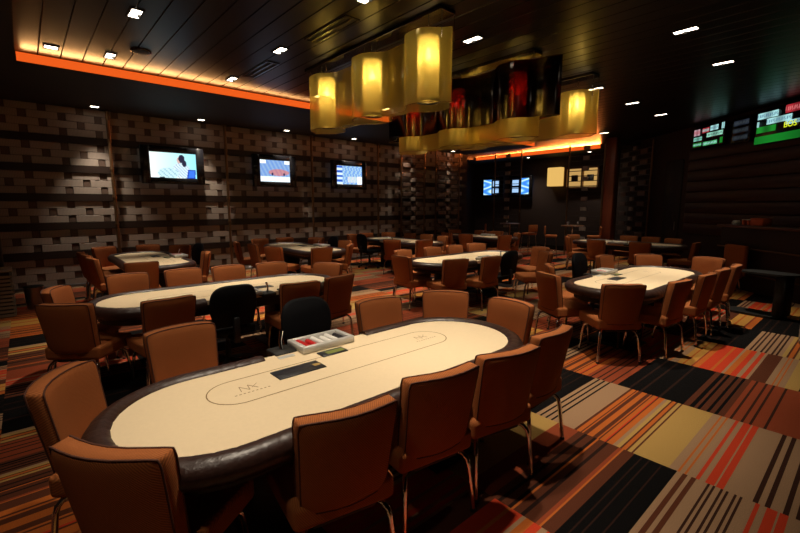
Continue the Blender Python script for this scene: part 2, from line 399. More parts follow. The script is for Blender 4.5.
col = thing('wood_column', 'tall red-brown square wooden column at right of the back room', 'column', (14.25, 5.95, 0), 0.0)
MB().bbox(-.17, .17, -.17, .17, 0.12, 3.82, .01, 1).build('shaft', M['redwood'], col)
MB().bbox(-.2, .2, -.2, .2, 0.0, .12, .01, 1).build('plinth', M['band'], col)

def open_screen(label, loc, rz, wd, rails=20, group='open block screens', wide=True):
    t = thing('block_screen', label, 'screen', loc, rz, group)
    for s in (-1, 1): MB().tube([(s * wd / 2, 0, 0), (s * wd / 2, 0, Z_SOF - .005)], 0.028, 8).build('post', M['bronze'], t)
    rl = MB().box(-wd / 2, wd / 2, -.015, .015, 0, 0.022).mesh('rail', M['band'])
    bl = MB().bbox(-.1, .1, -.03, .03, 0.004, 0.13, .006, 1, False).mesh('block', M['block'])
    bd = MB().bbox(-.19, .19, -.02, .02, 0.004, 0.13, .006, 1, False).mesh('block', M['block_dark'])
    for i in range(rails):
        z = 0.35 + i * 0.165
        if z > 3.55: break
        inst('rail', rl, t, (0, 0, z))
        if i % 2: inst('block', bl, t, (0, 0, z + .022))
        elif wide:
            inst('block', bd, t, (-wd * .27, 0, z + .022)); inst('block', bd, t, (wd * .27, 0, z + .022))
    return t
open_screen('open block screen in front of the two far wall screens', (14.0, 9.68, 0), PI / 2, 1.17, wide=False)
open_screen('open block screen in front of the lit wall niche by the column', (14.0, 6.66, 0), PI / 2, 1.17, wide=False)
open_screen('dark open block screen on the back wall right of the poles', (12.2, Y_TV - 0.2, 0), 0, 1.3)
open_screen('dark open block screen on the back wall beside third screen', (10.35, Y_TV - 0.25, 0), 0, 1.1)
t = open_screen('wide dark open block screen on the right behind far right table', (0, 0, 0), 0, 2.0); x, y = PW(14.4, LAT - .25); t.location = (x, y, 0); t.rotation_euler = (0, 0, ANG)
dr = MB().bbox(0, .75, -.03, 0, 0, 3.0, .01, 1).build('door_1', M['black']); at_wall(dr, 13.0, LAT - 0.0); struct(dr)
MB().tube([(.66, -.07, 1.0), (.66, -.07, 1.25)], .012, 8).build('door_handle', M['steel'], dr)

# ------------------------------------------------------------------ television screens
def picture(name, wd, ht, fn, nx, ny, m, parent, origin=(0, 0, 0), axis='x'):
    """flat lit picture in the local xz plane facing -y, coloured per vertex"""
    vs, cs, fs = [], [], []
    for j in range(ny + 1):
        for i in range(nx + 1):
            u, v = i / nx, j / ny
            vs.append((origin[0] + (u - .5) * wd, origin[1], origin[2] + (v - .5) * ht)); cs.append(fn(u, v))
    for j in range(ny):
        for i in range(nx):
            a = j * (nx + 1) + i; fs.append((a, a + 1, a + nx + 2, a + nx + 1))
    me = bpy.data.meshes.new(name); me.from_pydata(vs, [], fs)
    ca = me.color_attributes.new('Col', 'FLOAT_COLOR', 'POINT'); ca.data.foreach_set('color', [q for c in cs for q in c])
    me.materials.append(m); me.update()
    o = bpy.data.objects.new(name, me); C.objects.link(o); o.parent = parent; return o
def tri(u, v, cx, cy, rx, ry): return ((u - cx) / rx) ** 2 + ((v - cy) / ry) ** 2
def pic_desk(u, v):
    c = lin(150 + 90 * (1 - u) * .9, 228 + 15 * (1 - u), 240)
    if u < .06: c = lin(235, 245, 245)
    if tri(u, v, .66, .30, .20, .34) < 1: c = lin(208, 226, 236) if (int(u * 40) + int(v * 22)) % 3 else lin(150, 180, 205)
    if tri(u, v, .38, .2, .22, .2) < 1: c = lin(190, 220, 228) if (int(u * 34) + int(v * 20)) % 4 else lin(140, 185, 200)
    if tri(u, v, .62, .72, .05, .13) < 1: c = lin(200, 170, 165)
    if tri(u, v, .68, .78, .07, .17) < 1 or tri(u, v, .73, .6, .05, .14) < 1: c = lin(40, 38, 60)
    if .77 + (v * .12) < u < .965 + v * .06 and v < .36: c = lin(24, 60, 170)
    if .80 + (v * .12) < u < .945 + v * .06 and .03 < v < .32: c = lin(60, 115, 225)
    if v < .03 and .18 < u < .3: c = lin(30, 40, 50)
    return c
def pic_race(u, v):
    n = .5 + .5 * math.sin(u * 31 + v * 57) * math.sin(u * 13 - v * 41)
    c = lin(90 + 60 * n, 130 + 50 * n, 205)
    if v < .26: c = lin(225, 240, 250)
    elif v < .62 and .28 < u < .98 and abs(v - .44) < .16 * (1 - ((u - .62) / .42) ** 2): c = lin(165 + 30 * n, 110 + 30 * n, 135)
    if tri(u, v, .40, .36, .035, .06) < 1 or tri(u, v, .8, .36, .035, .06) < 1: c = lin(40, 45, 80)
    if v > .84 and (u < .2 or u > .82): c = lin(240, 245, 250)
    return c
def pic_game(u, v):
    n = .5 + .5 * math.sin(u * 47 + 3 * math.sin(v * 19)) * math.sin(v * 53 + u * 9)
    c = lin(70 + 120 * n, 120 + 100 * n, 215)
    if u < .22: c = lin(40, 90, 190) if int(v * 8) % 2 else lin(205, 225, 245)
    elif .42 < u < .78 and .1 < v < .42: c = lin(160 + 60 * n, 205, 215)
    elif u > .8 and v < .45: c = lin(235, 242, 248)
    return c
def pic_split(flip):
    def f(u, v):
        if flip: u = 1 - u
        if u < .5: n = .5 + .5 * math.sin(u * 9 + 4 * math.sin(v * 7)); return lin(60 + 150 * n * n, 120 + 110 * n, 235)
        if .58 < u < .95 and (.1 < v < .42 or .56 < v < .9): return lin(150, 185, 225)
        return lin(4, 6, 14)
    return f
def tv(label, loc, rz, fw, fh, sw, sh, fn, group):
    t = thing('wall_television', label, 'television', loc, rz, group)
    b = MB()   # frame as four bars around a recessed picture
    b.bbox(-fw / 2, -sw / 2, -.10, 0, -fh / 2, fh / 2, .012, 1); b.bbox(sw / 2, fw / 2, -.10, 0, -fh / 2, fh / 2, .012, 1)
    b.bbox(-sw / 2 - .01, sw / 2 + .01, -.098, 0, sh / 2, fh / 2, .012, 1); b.bbox(-sw / 2 - .01, sw / 2 + .01, -.098, 0, -fh / 2, -sh / 2, .012, 1)
    b.build('frame', M['bezel'], t)
    MB().box(-.25, .25, -.005, .1, -.15, .15).build('wall_bracket', M['black'], t)
    picture('screen', sw, sh, fn, 80, 46, M['screen'], t, (0, -.082, 0))
    return t
G = 'televisions on the block wall'
tv('wall television showing a dark-haired figure and blue laptop on pale cyan', (2.75, Y_TV - .13, 2.63), 0, 1.34, .85, .98, .57, pic_desk, G)
tv('middle wall television showing a race car on a blue track', (5.26, Y_TV - .13, 2.63), 0, 1.24, .85, .85, .57, pic_race, G)
tv('third wall television showing a blue game with side panel', (7.70, Y_TV - .13, 2.63), 0, 1.30, .85, .93, .55, pic_game, G)
G = 'televisions in the far back room'
tv('far back television, left of the open block screen', (X_BACK - .11, 12.5, 2.55), -PI / 2, 1.2, .95, .92, .70, pic_split(False), G)
tv('far back television, right of the open block screen', (X_BACK - .11, 10.95, 2.55), -PI / 2, 1.15, .95, .90, .70, pic_split(True), G)
# lit shade and niche on the far wall
t = thing('wall_lamp', 'glowing cream square wall lamp at the far back', 'lamp', (X_BACK - .01, 9.28, 2.88), -PI / 2)
MB().bbox(-.30, .30, -.3, -.02, -.38, .38, .02, 2).build('lamp_shade', M['lightbox'], t); MB().box(-.32, .32, -.02, .0, -.4, .4).build('back_plate', M['bronze'], t)
t = thing('display_niche', 'backlit cream wall niche holding two dark squares at far back', 'niche', (X_BACK - .01, 8.15, 2.8), -PI / 2)
MB().box(-.62, .62, -.04, 0, -.36, .36).build('back_panel', M['niche'], t)
fr = MB(); fr.box(-.66, .66, -.2, 0, .36, .42).box(-.66, .66, -.2, 0, -.42, -.36).box(-.68, -.62, -.2, 0, -.42, .42).box(.62, .68, -.2, 0, -.42, .42).box(-.03, .03, -.18, 0, -.36, .36)
fr.build('frame', M['bronze'], t)
for s in (-1, 1): MB().bbox(s * .32 - .12, s * .32 + .12, -.16, -.05, -.13, .11, .01, 1).build('dark_square', M['black'], t)

# ------------------------------------------------------------------ sports result boards on the angled wall
def led_board(label, d0, d1, z0, z1, spec, lit=True):
    t = thing('result_board', label, 'display board', (0, 0, 0), 0, 'result boards on the angled wall'); at_wall(t, d0, LAT)
    t.location.z = z0; wd = d0 - d1; ht = z1 - z0
    MB().bbox(0, wd, -.16, -.055, 0, ht, .01, 1).build('cabinet', M['bezel'], t)
    for (u0, u1, v0, v1, c, tx) in spec:
        def fn(u, v, c=c, tx=tx):
            if tx and .2 < v < .8 and (math.sin(u * 61 + 7 * math.floor(v * 4)) > .35): return lin(*tx)
            k = .85 + .15 * math.sin(u * 9); return lin(*(q * k for q in c))
        picture('display_panel', wd * (u1 - u0), ht * (v1 - v0), fn, 24, 6, M['ledscreen'], t, (wd * (u0 + u1) / 2, -.165, ht * (v0 + v1) / 2))
    return t
W_, G_, R_, D_ = (170, 225, 225), (28, 130, 40), (170, 40, 50), (40, 48, 60)
led_board('smaller lit result board with white, green and red panels', 11.73, 10.62, 3.20, 3.72,
          [(.02, .22, .62, .92, (190, 150, 160), R_), (.3, .52, .68, .92, R_, W_), (.55, .8, .72, .95, W_, (60, 80, 120)), (.9, .98, .7, .98, W_, None),
           (.02, .3, .36, .54, (130, 200, 180), (40, 60, 60)), (.45, .95, .44, .64, (150, 215, 190), (40, 60, 60)), (.02, .3, .08, .26, G_, W_), (.36, .8, .06, .24, (80, 170, 110), W_), (.88, .96, .06, .32, G_, None)])
led_board('dim unlit result board between the two lit boards', 10.40, 9.85, 3.14, 3.72,
          [(.1, .9, .68, .88, (34, 40, 50), (60, 66, 70)), (.1, .9, .40, .58, (30, 34, 40), (52, 58, 60)), (.1, .9, .12, .30, (30, 34, 40), (52, 58, 60))])
bd = led_board('large lit result board with green base at the right edge', 9.70, 7.0, 3.02, 3.74,
          [(.01, .20, .74, .92, W_, (60, 90, 130)), (.26, .44, .76, .98, R_, (220, 120, 120)), (.46, .56, .80, .96, W_, (60, 90, 130)), (.60, .8, .76, .96, W_, R_), (.84, .98, .76, .96, G_, W_),
           (.01, .03, .52, .68, W_, None), (.10, .32, .55, .72, W_, (80, 120, 150)), (.40, .62, .58, .76, W_, (60, 90, 130)), (.68, .9, .56, .74, R_, W_),
           (.01, .19, .34, .52, G_, None), (.27, .50, .44, .55, W_, (60, 90, 130)), (.56, .76, .36, .54, W_, G_), (.8, .98, .36, .54, G_, W_),
           (.0, 1.0, .02, .24, (22, 120, 36), None)])
cu = bpy.data.curves.new('lettering', 'FONT'); cu.body = 'BOS'; cu.size = .16; cu.extrude = .002
tmp = bpy.data.objects.new('tmp', cu); C.objects.link(tmp)
me = bpy.data.meshes.new_from_object(tmp.evaluated_get(bpy.context.evaluated_depsgraph_get())); bpy.data.objects.remove(tmp)
me.materials.clear(); me.materials.append(emis('yellow_lettering', lin(220, 230, 40), 1.0))
inst('lettering', me, bd, (.70, -.17, .265), (PI / 2, 0, 0))

# ------------------------------------------------------------------ recessed downlights
def downlight(x, y, z, label, watts, ang=66, small=False, blend=1.0):
    t = thing('ceiling_downlight', label, 'ceiling light', (x, y, z), 0, 'recessed ceiling downlights')
    hx, hy = (.052, .125) if not small else (.07, .07)
    b = MB(); e = .018
    b.box(-hx - e, hx + e, hy, hy + e, -.012, 0).box(-hx - e, hx + e, -hy - e, -hy, -.012, 0).box(-hx - e, -hx, -hy, hy, -.012, 0).box(hx, hx + e, -hy, hy, -.012, 0)
    b.build('trim_frame', M['black'], t)
    MB().box(-hx, hx, -hy, hy, -.006, -.001).build('lens', M['lens'], t)
    if not small: MB().box(.02, hx, .0, .03, -.03, -.006).build('lamp_gimbal', M['black'], t)
    ld = bpy.data.lights.new('spot', 'SPOT'); ld.energy = watts; ld.color = (1.0, .85, .66); ld.spot_size = math.radians(ang); ld.spot_blend = blend; ld.shadow_soft_size = .05
    l = bpy.data.objects.new('spot_lamp', ld); C.objects.link(l); l.location = (0, 0, -.04); l.parent = t
    return t
XS = [(1.15, 'leftmost'), (2.87, 'second'), (4.55, 'third'), (6.27, 'fourth'), (8.08, 'fifth'), (9.78, 'sixth'), (11.5, 'seventh'), (13.1, 'last')]
YS = [(1.85, 'the row nearest the camera', 1.12), (3.75, 'the row between front and second tables', .28), (5.75, 'the row over the second tables', 1.1), (7.55, 'the row just inside the orange cove', .8)]
for y, yn, fy in YS:
    for x, xn in XS:
        if y < 3 and x > 9 or (y < 5 and x > 13): continue
        downlight(x, y, Z_UP, 'bright recessed slot light, %s of %s' % (xn, yn), SPOT_W * fy * (.45 if x > 9 else 1))
for x, nm in ((1.3, 'first'), (3.35, 'second'), (5.52, 'third'), (7.72, 'fourth'), (9.95, 'fifth'), (12.2, 'last')):
    downlight(x, 10.85, Z_SOF, 'small recessed soffit light, %s from left above the block wall' % nm, WASH_W * (1 if x < 9 else .4 if x < 11 else .12), 62, True, .9)
for x, y, nm, wt in ((-.55, .9, 'beside the camera', 50), (-.55, 3.3, 'left of the nearest table', 55)):
    downlight(x, y, Z_SOF, 'recessed light in the left soffit, %s' % nm, wt, 90, True)
for x, y, nm in ((16.2, 7.6, 'nearest the column'), (16.2, 10.2, 'in the middle'), (14.5, 13.0, 'in the far alcove')):
    downlight(x, y, Z_SOF, 'tiny recessed light in the back soffit, %s' % nm, 110, 100, True)

downlight(.5, 7.68, Z_UP, 'tiny recessed light at far left corner of the raised ceiling', 25, 60, True)
# slot vents and a round speaker in the plank ceiling
for y, nm in ((4.7, 'nearer of two beside the chandelier'), (6.75, 'farther of two near the orange cove')):
    t = thing('ceiling_vent', 'long black slot vent in plank ceiling, ' + nm, 'vent', (3.02, y, Z_UP), 0, 'slot vents in the plank ceiling')
    fr = MB()
    for xx in (-.09, 0, .09): fr.box(xx - .012, xx + .012, -.45, .45, -.014, 0)
    fr.box(-.1, .1, -.47, -.45, -.014, 0).box(-.1, .1, .45, .47, -.014, 0).build('vent_frame', M['bezel'], t)
    MB().box(-.08, .08, -.45, .45, -.004, 0).build('vent_throat', M['black'], t)
t = thing('ceiling_speaker', 'black round speaker in plank ceiling near the orange cove', 'speaker', (1.44, 7.06, Z_UP))
MB().lathe([(.13, 0), (.13, -.015), (.11, -.018)], 24).build('bezel_ring', M['bezel'], t); MB().lathe([(.108, -.019), (.06, -.024), (.01, -.026)], 24).build('grille', M['black'], t)

# ------------------------------------------------------------------ pendant chandeliers
def peanut(ys, hw, pinch, end, n=14):
    """closed plan outline swelling round each lamp"""
    y0, y1 = min(ys) - end, max(ys) + end
    R = []; N = 60
    def wid(y):
        e = min((y - y0) / end, (y1 - y) / end, 1.0)
        g = max(math.exp(-((y - q) / .25) ** 4) for q in ys)
        return (pinch + (hw - pinch) * g) * math.sqrt(max(0, 1 - (1 - e) ** 2.4))
    L = [y0 + (y1 - y0) * (.5 - .5 * math.cos(PI * i / N)) for i in range(N + 1)]
    return [(wid(y), y) for y in L] + [(-wid(y), y) for y in reversed(L[1:-1])]
def ribbon(name, ol, z0, z1, m, parent):
    n = len(ol); b = MB()
    b.add([(x, y, z) for z in (z0, z1) for x, y in ol], [(i, (i + 1) % n, n + (i + 1) % n, n + i) for i in range(n)], True)
    rb = b.build(name, m, parent)
    for z in (z0, z1): MB().tube([(x, y, z) for x, y in ol], .004, 5, closed=True).build('ribbon_rim', M['rim'], rb)
    return rb
def chandelier(label, x, ys, zb, lh, dark=False):
    yc = sum(ys) / len(ys); t = thing('pendant_chandelier', label, 'chandelier', (x, yc, 0), 0, 'long ribbon pendant chandeliers')
    yl = [y - yc for y in ys]
    cp = MB().bbox(-.12, .12, min(yl) - .3, max(yl) + .45, Z_UP - .05, Z_UP - .001, .006, 1, False).build('canopy', M['mirror'], t)
    for y in yl:
        lp = MB().lathe([(.125, zb + .012), (.125, zb + lh)], 28, 0, y, cap=False).build('lamp', M['diffuser'], t)
        ring = [(.135 * math.cos(a), y + .135 * math.sin(a), zb + .01) for a in [2 * PI * k / 28 for k in range(28)]]
        MB().tube(ring, .013, 6, closed=True).build('lamp_ring', M['lampring'], lp)
        MB().lathe([(.001, zb + .02), (.118, zb + .02)], 24, 0, y, cap=False).build('bottom_diffuser', M['diffuser'], lp)
        zc = zb + lh * .72
        MB().lathe([(.004, zc - .045), (.028, zc - .035), (.036, zc), (.028, zc + .03), (.014, zc + .05), (.014, zc + .09)], 12, 0, y).build('bulb', M['bulb'], lp)
        MB().tube([(0, y, zc + .09), (0, y, Z_UP - .04)], .006, 6).build('cord', M['chrome'], lp)
        ld = bpy.data.lights.new('bulb_light', 'POINT'); ld.energy = LAMP_W; ld.color = (1.0, .80, .46); ld.shadow_soft_size = .045
        l = bpy.data.objects.new('bulb_light', ld); C.objects.link(l); l.location = (0, y, zc); l.parent = t
    if not dark:
        ribbon('ribbon_shade', peanut(yl, .25, .055, .36), zb - .055, zb + lh + .02, M['amber'], t)
    else:
        ribbon('ribbon_shade', peanut(yl, .24, .06, .36), zb - .045, zb + .30, M['amber'], t)
        o = ribbon('smoked_ribbon', peanut(yl, .29, .12, .66), zb + .21, zb + lh + .10, M['smoke'], t); o['label'] = 'smoked black-red glass ribbon'
    for y in (min(yl) - .3, 0, max(yl) + .3):
        for s in (-1, 1): MB().tube([(s * .1, y, zb + lh - .1), (s * .1, y, Z_UP - .04)], .005, 6).build('hanger', M['chrome'], t)
    return t
chandelier('amber ribbon chandelier with three glowing lamps nearest the camera', 3.65, [3.65, 4.70, 5.82], 2.90, .70)
chandelier('smoked black ribbon chandelier with lamps glowing red, in the middle', 5.5, [3.68, 4.82, 5.88], 2.71, .86, True)
chandelier('amber ribbon chandelier behind the smoked black one', 7.15, [3.62, 4.75, 5.80], 2.93, .62)

# ------------------------------------------------------------------ chair
def make_chair():
    t = thing('casino_chair', '', 'chair')
    # seat cushion: rounded plan, softly crowned
    b = MB(); bm = bmesh.new(); bmesh.ops.create_cube(bm, size=1)
    for v in bm.verts:
        wd = .52 if v.co.y > 0 else .48
        v.co = Vector((v.co.x * wd, v.co.y * .47 + .02, .425 + v.co.z * .12))
    bmesh.ops.subdivide_edges(bm, edges=bm.edges[:], cuts=3, use_grid_fill=True)
    for v in bm.verts:
        if v.co.z > .475: v.co.z += .018 * (1 - (v.co.x / .24) ** 2) * (1 - ((v.co.y - .02) / .24) ** 2)
    sharp = [e for e in bm.edges if len(e.link_faces) == 2 and e.calc_face_angle(0) > .8]
    bmesh.ops.bevel(bm, geom=sharp, offset=.028, segments=3, profile=.5, affect='EDGES')
    bm.verts.index_update(); b.add([v.co[:] for v in bm.verts], [[v.index for v in f.verts] for f in bm.faces], True); bm.free()
    b.build('seat', M['fabric'], t)
    # backrest: curved, reclined panel
    def back(u, v, dpt):       # u -1..1 across, v 0..1 up, dpt 0 rear .. 1 front
        hw = (.200 + .024 * v) * (1 - .035 * max(0, (v - .88) / .12) ** 2)
        z = .435 + .448 * v - .009 * max(0, (v - .9) / .1) * u ** 6; ybase = -.205 - .075 * v
        cur = .05 * u * u
        return Vector((u * hw, ybase + cur + (dpt - .5) * (.088 + .014 * v), z + (dpt - .5) * -.0))
    NU, NV = 10, 8; b = MB(); vs, idx = [], {}
    us = [-1, -.97, -.88] + [-.66 + .33 * i for i in range(5)] + [.88, .97, 1]; vsv = [0, .03, .1, .3, .5, .7, .9, .97, 1]
    rnd = lambda a, lim: 1 if abs(a) < lim else 0
    grids = []
    for dpt in (0, 1):
        g = []
        for v in vsv:
            row = []
            for u in us:
                e = max(0, abs(u) - .88) / .12; e2 = max(0, abs(v - .5) - .4) / .1; k = min(1, math.hypot(e, e2))
                d = dpt + (.12 if dpt == 0 else -.14) * (k ** 2)
                row.append(len(vs)); vs.append(back(u, v, d))
            g.append(row)
        grids.append(g)
    fs = []
    for dpt, g in enumerate(grids):
        for j in range(len(vsv) - 1):
            for i in range(len(us) - 1):
                q = (g[j][i], g[j][i + 1], g[j + 1][i + 1], g[j + 1][i]); fs.append(q if dpt == 0 else tuple(reversed(q)))
    g0, g1 = grids; J, I = len(vsv) - 1, len(us) - 1
    ring0 = [g0[0][i] for i in range(I)] + [g0[j][I] for j in range(J)] + [g0[J][i] for i in range(I, 0, -1)] + [g0[j][0] for j in range(J, 0, -1)]
    ring1 = [g1[0][i] for i in range(I)] + [g1[j][I] for j in range(J)] + [g1[J][i] for i in range(I, 0, -1)] + [g1[j][0] for j in range(J, 0, -1)]
    n = len(ring0)
    for i in range(n): fs.append((ring0[(i + 1) % n], ring0[i], ring1[i], ring1[(i + 1) % n]))
    b.add(vs, fs, True)
    bk = b.build('backrest', M['fabric'], t)
    pr = MB().tube([vs[i] for i in ring0], .0045, 5, closed=True); pr.build('piping', M['piping'], bk)
    MB().tube([vs[i] for i in ring1], .0045, 5, closed=True).build('piping', M['piping'], bk)
    MB().bbox(-.15, .15, -.19, .19,   .340, .366, .008, 1).build('seat_plate', M['black_plastic'], t)
    for sx in (-1, 1):
        for sy in (-1, 1):
            P = [(sx * .13, sy * .10, .352), (sx * .165, sy * .145, .350), (sx * .192, sy * .180, .338), (sx * .207, sy * .200, .312), (sx * .214, sy * .210, .27), (sx * .232, sy * .236, .012)]
            lg = MB().tube(P, .0145, 8).build('leg', M['chrome'], t)
            MB().lathe([(.018, 0), (.018, .012), (.012, .02)], 8, sx * .2325, sy * .2365).build('glide', M['black_plastic'], lg)
    return t
def make_dealer():
    t = thing('dealer_chair', '', 'chair')
    MB().bbox(-.23, .23, -.21, .25, .43, .51, .03, 3).build('seat', M['black_leather'], t)
    b = MB(); ol = []
    for k in range(33):          # arched shield-shaped back
        a = PI * k / 32; ol.append((.235 * math.copysign(abs(math.cos(a)) ** .55, math.cos(a)), .70 + .25 * math.sin(a) ** .6))
    ol = [(.19, .52)] + ol + [(-.19, .52)]
    f = lambda x, z, d: (x, -.23 - .10 * (z - .5) + 1.0 * x * x - d, z)
    n = len(ol)
    inner = [(x * .9, .72 + (z - .72) * .92) for x, z in ol]
    vs = [f(x, z, .0) for x, z in inner] + [f(x, z, .03) for x, z in ol] + [f(x, z, .06) for x, z in inner]
    fs = [tuple(range(n)), tuple(reversed(range(2 * n, 3 * n)))]
    for a in (0, n):
        fs += [(a + (i + 1) % n, a + i, a + n + i, a + n + (i + 1) % n) for i in range(n)]
    b.add(vs, fs, True); b.build('backrest', M['black_leather'], t)
    MB().bbox(-.03, .03, -.30, -.255, .36, .62, .008, 1).bbox(-.03, .03, -.29, .0, .36, .39, .008, 1).build('back_bracket', M['black_plastic'], t)
    MB().lathe([(.03, .12), (.03, .28), (.02, .28), (.02, .36), (.10, .37), (.10, .43)], 12).build('gas_column', M['black_plastic'], t)
    for k in range(5):
        a = 2 * PI * k / 5 + .3; c, s = math.cos(a), math.sin(a)
        lg = MB().tube([(c * .02, s * .02, .12), (c * .16, s * .16, .105), (c * .29, s * .29, .075)], [.028, .022, .016], 8).build('base_arm', M['black_plastic'], t)
        MB().tube([(c * .29 - s * .022, s * .29 + c * .022, .031), (c * .29 + s * .022, s * .29 - c * .022, .031)], .030, 12).build('caster', M['black_plastic'], lg)
    return t
chair0 = make_chair(); dealer0 = make_dealer(); first = {'c': True, 'd': True}
def clear_of_rail(x, y, ang, tx, ty, ta):
    """slide a chair back until its backrest clears the padded rail"""
    a = math.radians(ang); f = Vector((math.sin(a), math.cos(a))); r = Vector((f.y, -f.x)); R = Matrix.Rotation(-math.radians(ta), 2)
    for _ in range(40):
        ok = True
        for u, e in ((-.235, .085), (0, .045), (.235, .085)):
            q = R @ (Vector((x, y)) + r * u + f * e - Vector((tx, ty))); qx = max(0, abs(q.x) - (HL - HW))
            if math.hypot(qx, q.y) < HW + .004: ok = False
        if ok: break
        x -= f.x * .015; y -= f.y * .015
    return x, y
def place(kind, x, y, ang, label, group):
    """x,y: top of the backrest in plan; ang: heading from +y towards +x, degrees"""
    a = math.radians(ang); off = .27
    ox, oy = x + off * math.sin(a), y + off * math.cos(a); rz = -a
    src = chair0 if kind == 'c' else dealer0
    if first[kind]:
        first[kind] = False; src.location = (ox, oy, 0); src.rotation_euler = (0, 0, rz); src['label'] = label; src['group'] = group; return src
    return copy_tree(src, (ox, oy, 0), rz, label, group)

# ------------------------------------------------------------------ poker table (long axis local x, dealer on local +y)
HL, HW = 1.36, .53
def stadium(hl, hw, n=20, cx=0, cy=0):
    c = hl - hw; P = []
    for k in range(n + 1): a = -PI / 2 + PI * k / n; P.append((cx + c + hw * math.cos(a), cy + hw * math.sin(a)))
    for k in range(n + 1): a = PI / 2 + PI * k / n; P.append((cx - c + hw * math.cos(a), cy + hw * math.sin(a)))
    return P
def resample(P, step, closed=True):
    out = []; n = len(P)
    for i in range(n if closed else n - 1):
        a, b = Vector(P[i]), Vector(P[(i + 1) % n]); m = max(1, int((b - a).length / step))
        for k in range(m): out.append(tuple(a.lerp(b, k / m)))
    return out
def make_table():
    t = thing('poker_table', '', 'table')
    MB().prism(stadium(HL - .055, HW - .055), .715, .760).build('felt_top', M['felt'], t)
    # padded rail, open at the dealer's place, with stitched pleats
    P = resample(stadium(HL - .058, HW - .058, 52), .014); gap = .39
    k0 = [i for i, p in enumerate(P) if p[1] > HW - .07 and p[0] < -gap][0]
    P = P[k0:] + P[:k0]; P = [p for p in P if not (p[1] > HW - .09 and abs(p[0]) < gap)]
    prof = [(-.058, -.045), (-.062, -.005), (-.05, .028), (-.022, .045), (.012, .043), (.04, .028), (.058, .002), (.06, -.03), (.045, -.06), (.0, -.072), (-.04, -.066)]
    b = MB(); N = len(P); vs = []; s = 0.0
    for i, p in enumerate(P):
        a = Vector(P[max(0, i - 1)]); c = Vector(P[min(N - 1, i + 1)]); T = (c - a).normalized(); nr = Vector((T.y, -T.x))
        if i: s += (Vector(p) - Vector(P[i - 1])).length
        ph = (s / .084) % 1.0; k = 1 - .045 * math.exp(-((min(ph, 1 - ph)) / .075) ** 2)
        for u, v in prof:
            q = Vector(p) - nr * (-u) * k; vs.append((q.x, q.y, .737 + v * k))
    m = len(prof); fs = []
    for i in range(N - 1):
        for k in range(m):
            l = (k + 1) % m; fs.append((i * m + l, i * m + k, (i + 1) * m + k, (i + 1) * m + l))
    b.add(vs, fs, True); b.add(vs[:m], [tuple(range(m))]); b.add(vs[-m:], [tuple(reversed(range(m)))])
    b.build('padded_rail', M['rail'], t)
    MB().prism(stadium(HL - .11, HW - .11), .60, .714).build('apron', M['black'], t)
    for s in (-1, 1):
        MB().bbox(s * .62 - .13, s * .62 + .13, -.17, .17, .03, .60, .02, 1).build('pedestal', M['black'], t)
        MB().bbox(s * .62 - .22, s * .62 + .22, -.30, .30, 0, .03, .01, 1).build('base_plate', M['black'], t)
    # betting line: thin racetrack set on the felt
    o1, o2 = stadium(.84, .155, 16, 0, .10), stadium(.834, .149, 16, 0, .10); n = len(o1)
    MB().add([(x, y, .7606) for x, y in o1] + [(x, y, .7606) for x, y in o2], [(i, (i + 1) % n, n + (i + 1) % n, n + i) for i in range(n)]).build('betting_line', M['line'], t)
    def strokes(cx, cy, sgn):      # monogram and a tiny line of lettering
        b = MB()
        def seg(x0, y0, x1, y1, wdt=.004):
            d = Vector((x1 - x0, y1 - y0)).normalized(); nn = Vector((-d.y, d.x)) * wdt / 2
            b.add([(cx + sgn * (x0 + nn.x), cy + sgn * (y0 + nn.y), .7607), (cx + sgn * (x1 + nn.x), cy + sgn * (y1 + nn.y), .7607), (cx + sgn * (x1 - nn.x), cy + sgn * (y1 - nn.y), .7607), (cx + sgn * (x0 - nn.x), cy + sgn * (y0 - nn.y), .7607)], [(0, 3, 2, 1)])
        seg(-.045, -.02, -.035, .045); seg(-.035, .045, .0, -.02, .006); seg(.0, -.02, .01, .045); seg(.01, .045, .045, -.02, .006); seg(.018, .0, .06, .04, .003)
        for i in range(9):
            x = -.09 + i * .022; seg(x, -.05, x + .012, -.05, .008)
        return b.build('monogram', M['ink'], t)
    strokes(-.63, .10, 1); strokes(.66, .12, 1)
    # dealer's fittings let into the felt
    MB().bbox(-.46, -.16, .085, .215, .759, .767, .003, 1).build('drop_plate', M['plate'], t)
    MB().box(-.215, -.17, .13, .165, .767, .7675).build('plate_emblem', M['gold'], t)
    MB().bbox(-.315, -.205, .385, .425, .759, .764, .002, 1).build('bill_slot', M['silver'], t)
    cr = MB().bbox(-.09, .10, .235, .325, .759, .768, .003, 1).build('card_reader', M['plate'], t); MB().box(-.045, .085, .25, .30, .768, .769).build('reader_window', M['green_led'], cr)
    bx = MB().bbox(-.31, -.16, .45, .60, .735, .772, .004, 1).build('drop_box_head', M['black'], t)
    MB().tube([(-.235, .53, .772), (-.235, .545, .82), (-.215, .56, .885)], [.013, .010, .014], 8).build('lever', M['chrome'], bx)
    return t
def make_rack():
    t = thing('chip_rack', '', 'chip rack')
    b = MB(); b.bbox(-.20, .20, -.115, -.085, 0, .045, .004, 1).bbox(-.20, .20, .085, .115, 0, .045, .004, 1).bbox(-.20, -.165, -.09, .09, 0, .045, .004, 1).bbox(.165, .20, -.09, .09, 0, .045, .004, 1).box(-.19, .19, -.1, .1, 0, .010)
    b.build('frame', M['silver'], t)
    for i, m in enumerate(['red', 'red', 'white', 'white', 'white', 'plate']):
        x = -.138 + i * .055
        MB().tube([(x, -.08, .022), (x, .08 - .03 * (i % 2), .022)], .0195, 10).build('chip_row', M[m], t)
    return t
table0 = make_table(); rack0 = make_rack(); fst = {'t': True}
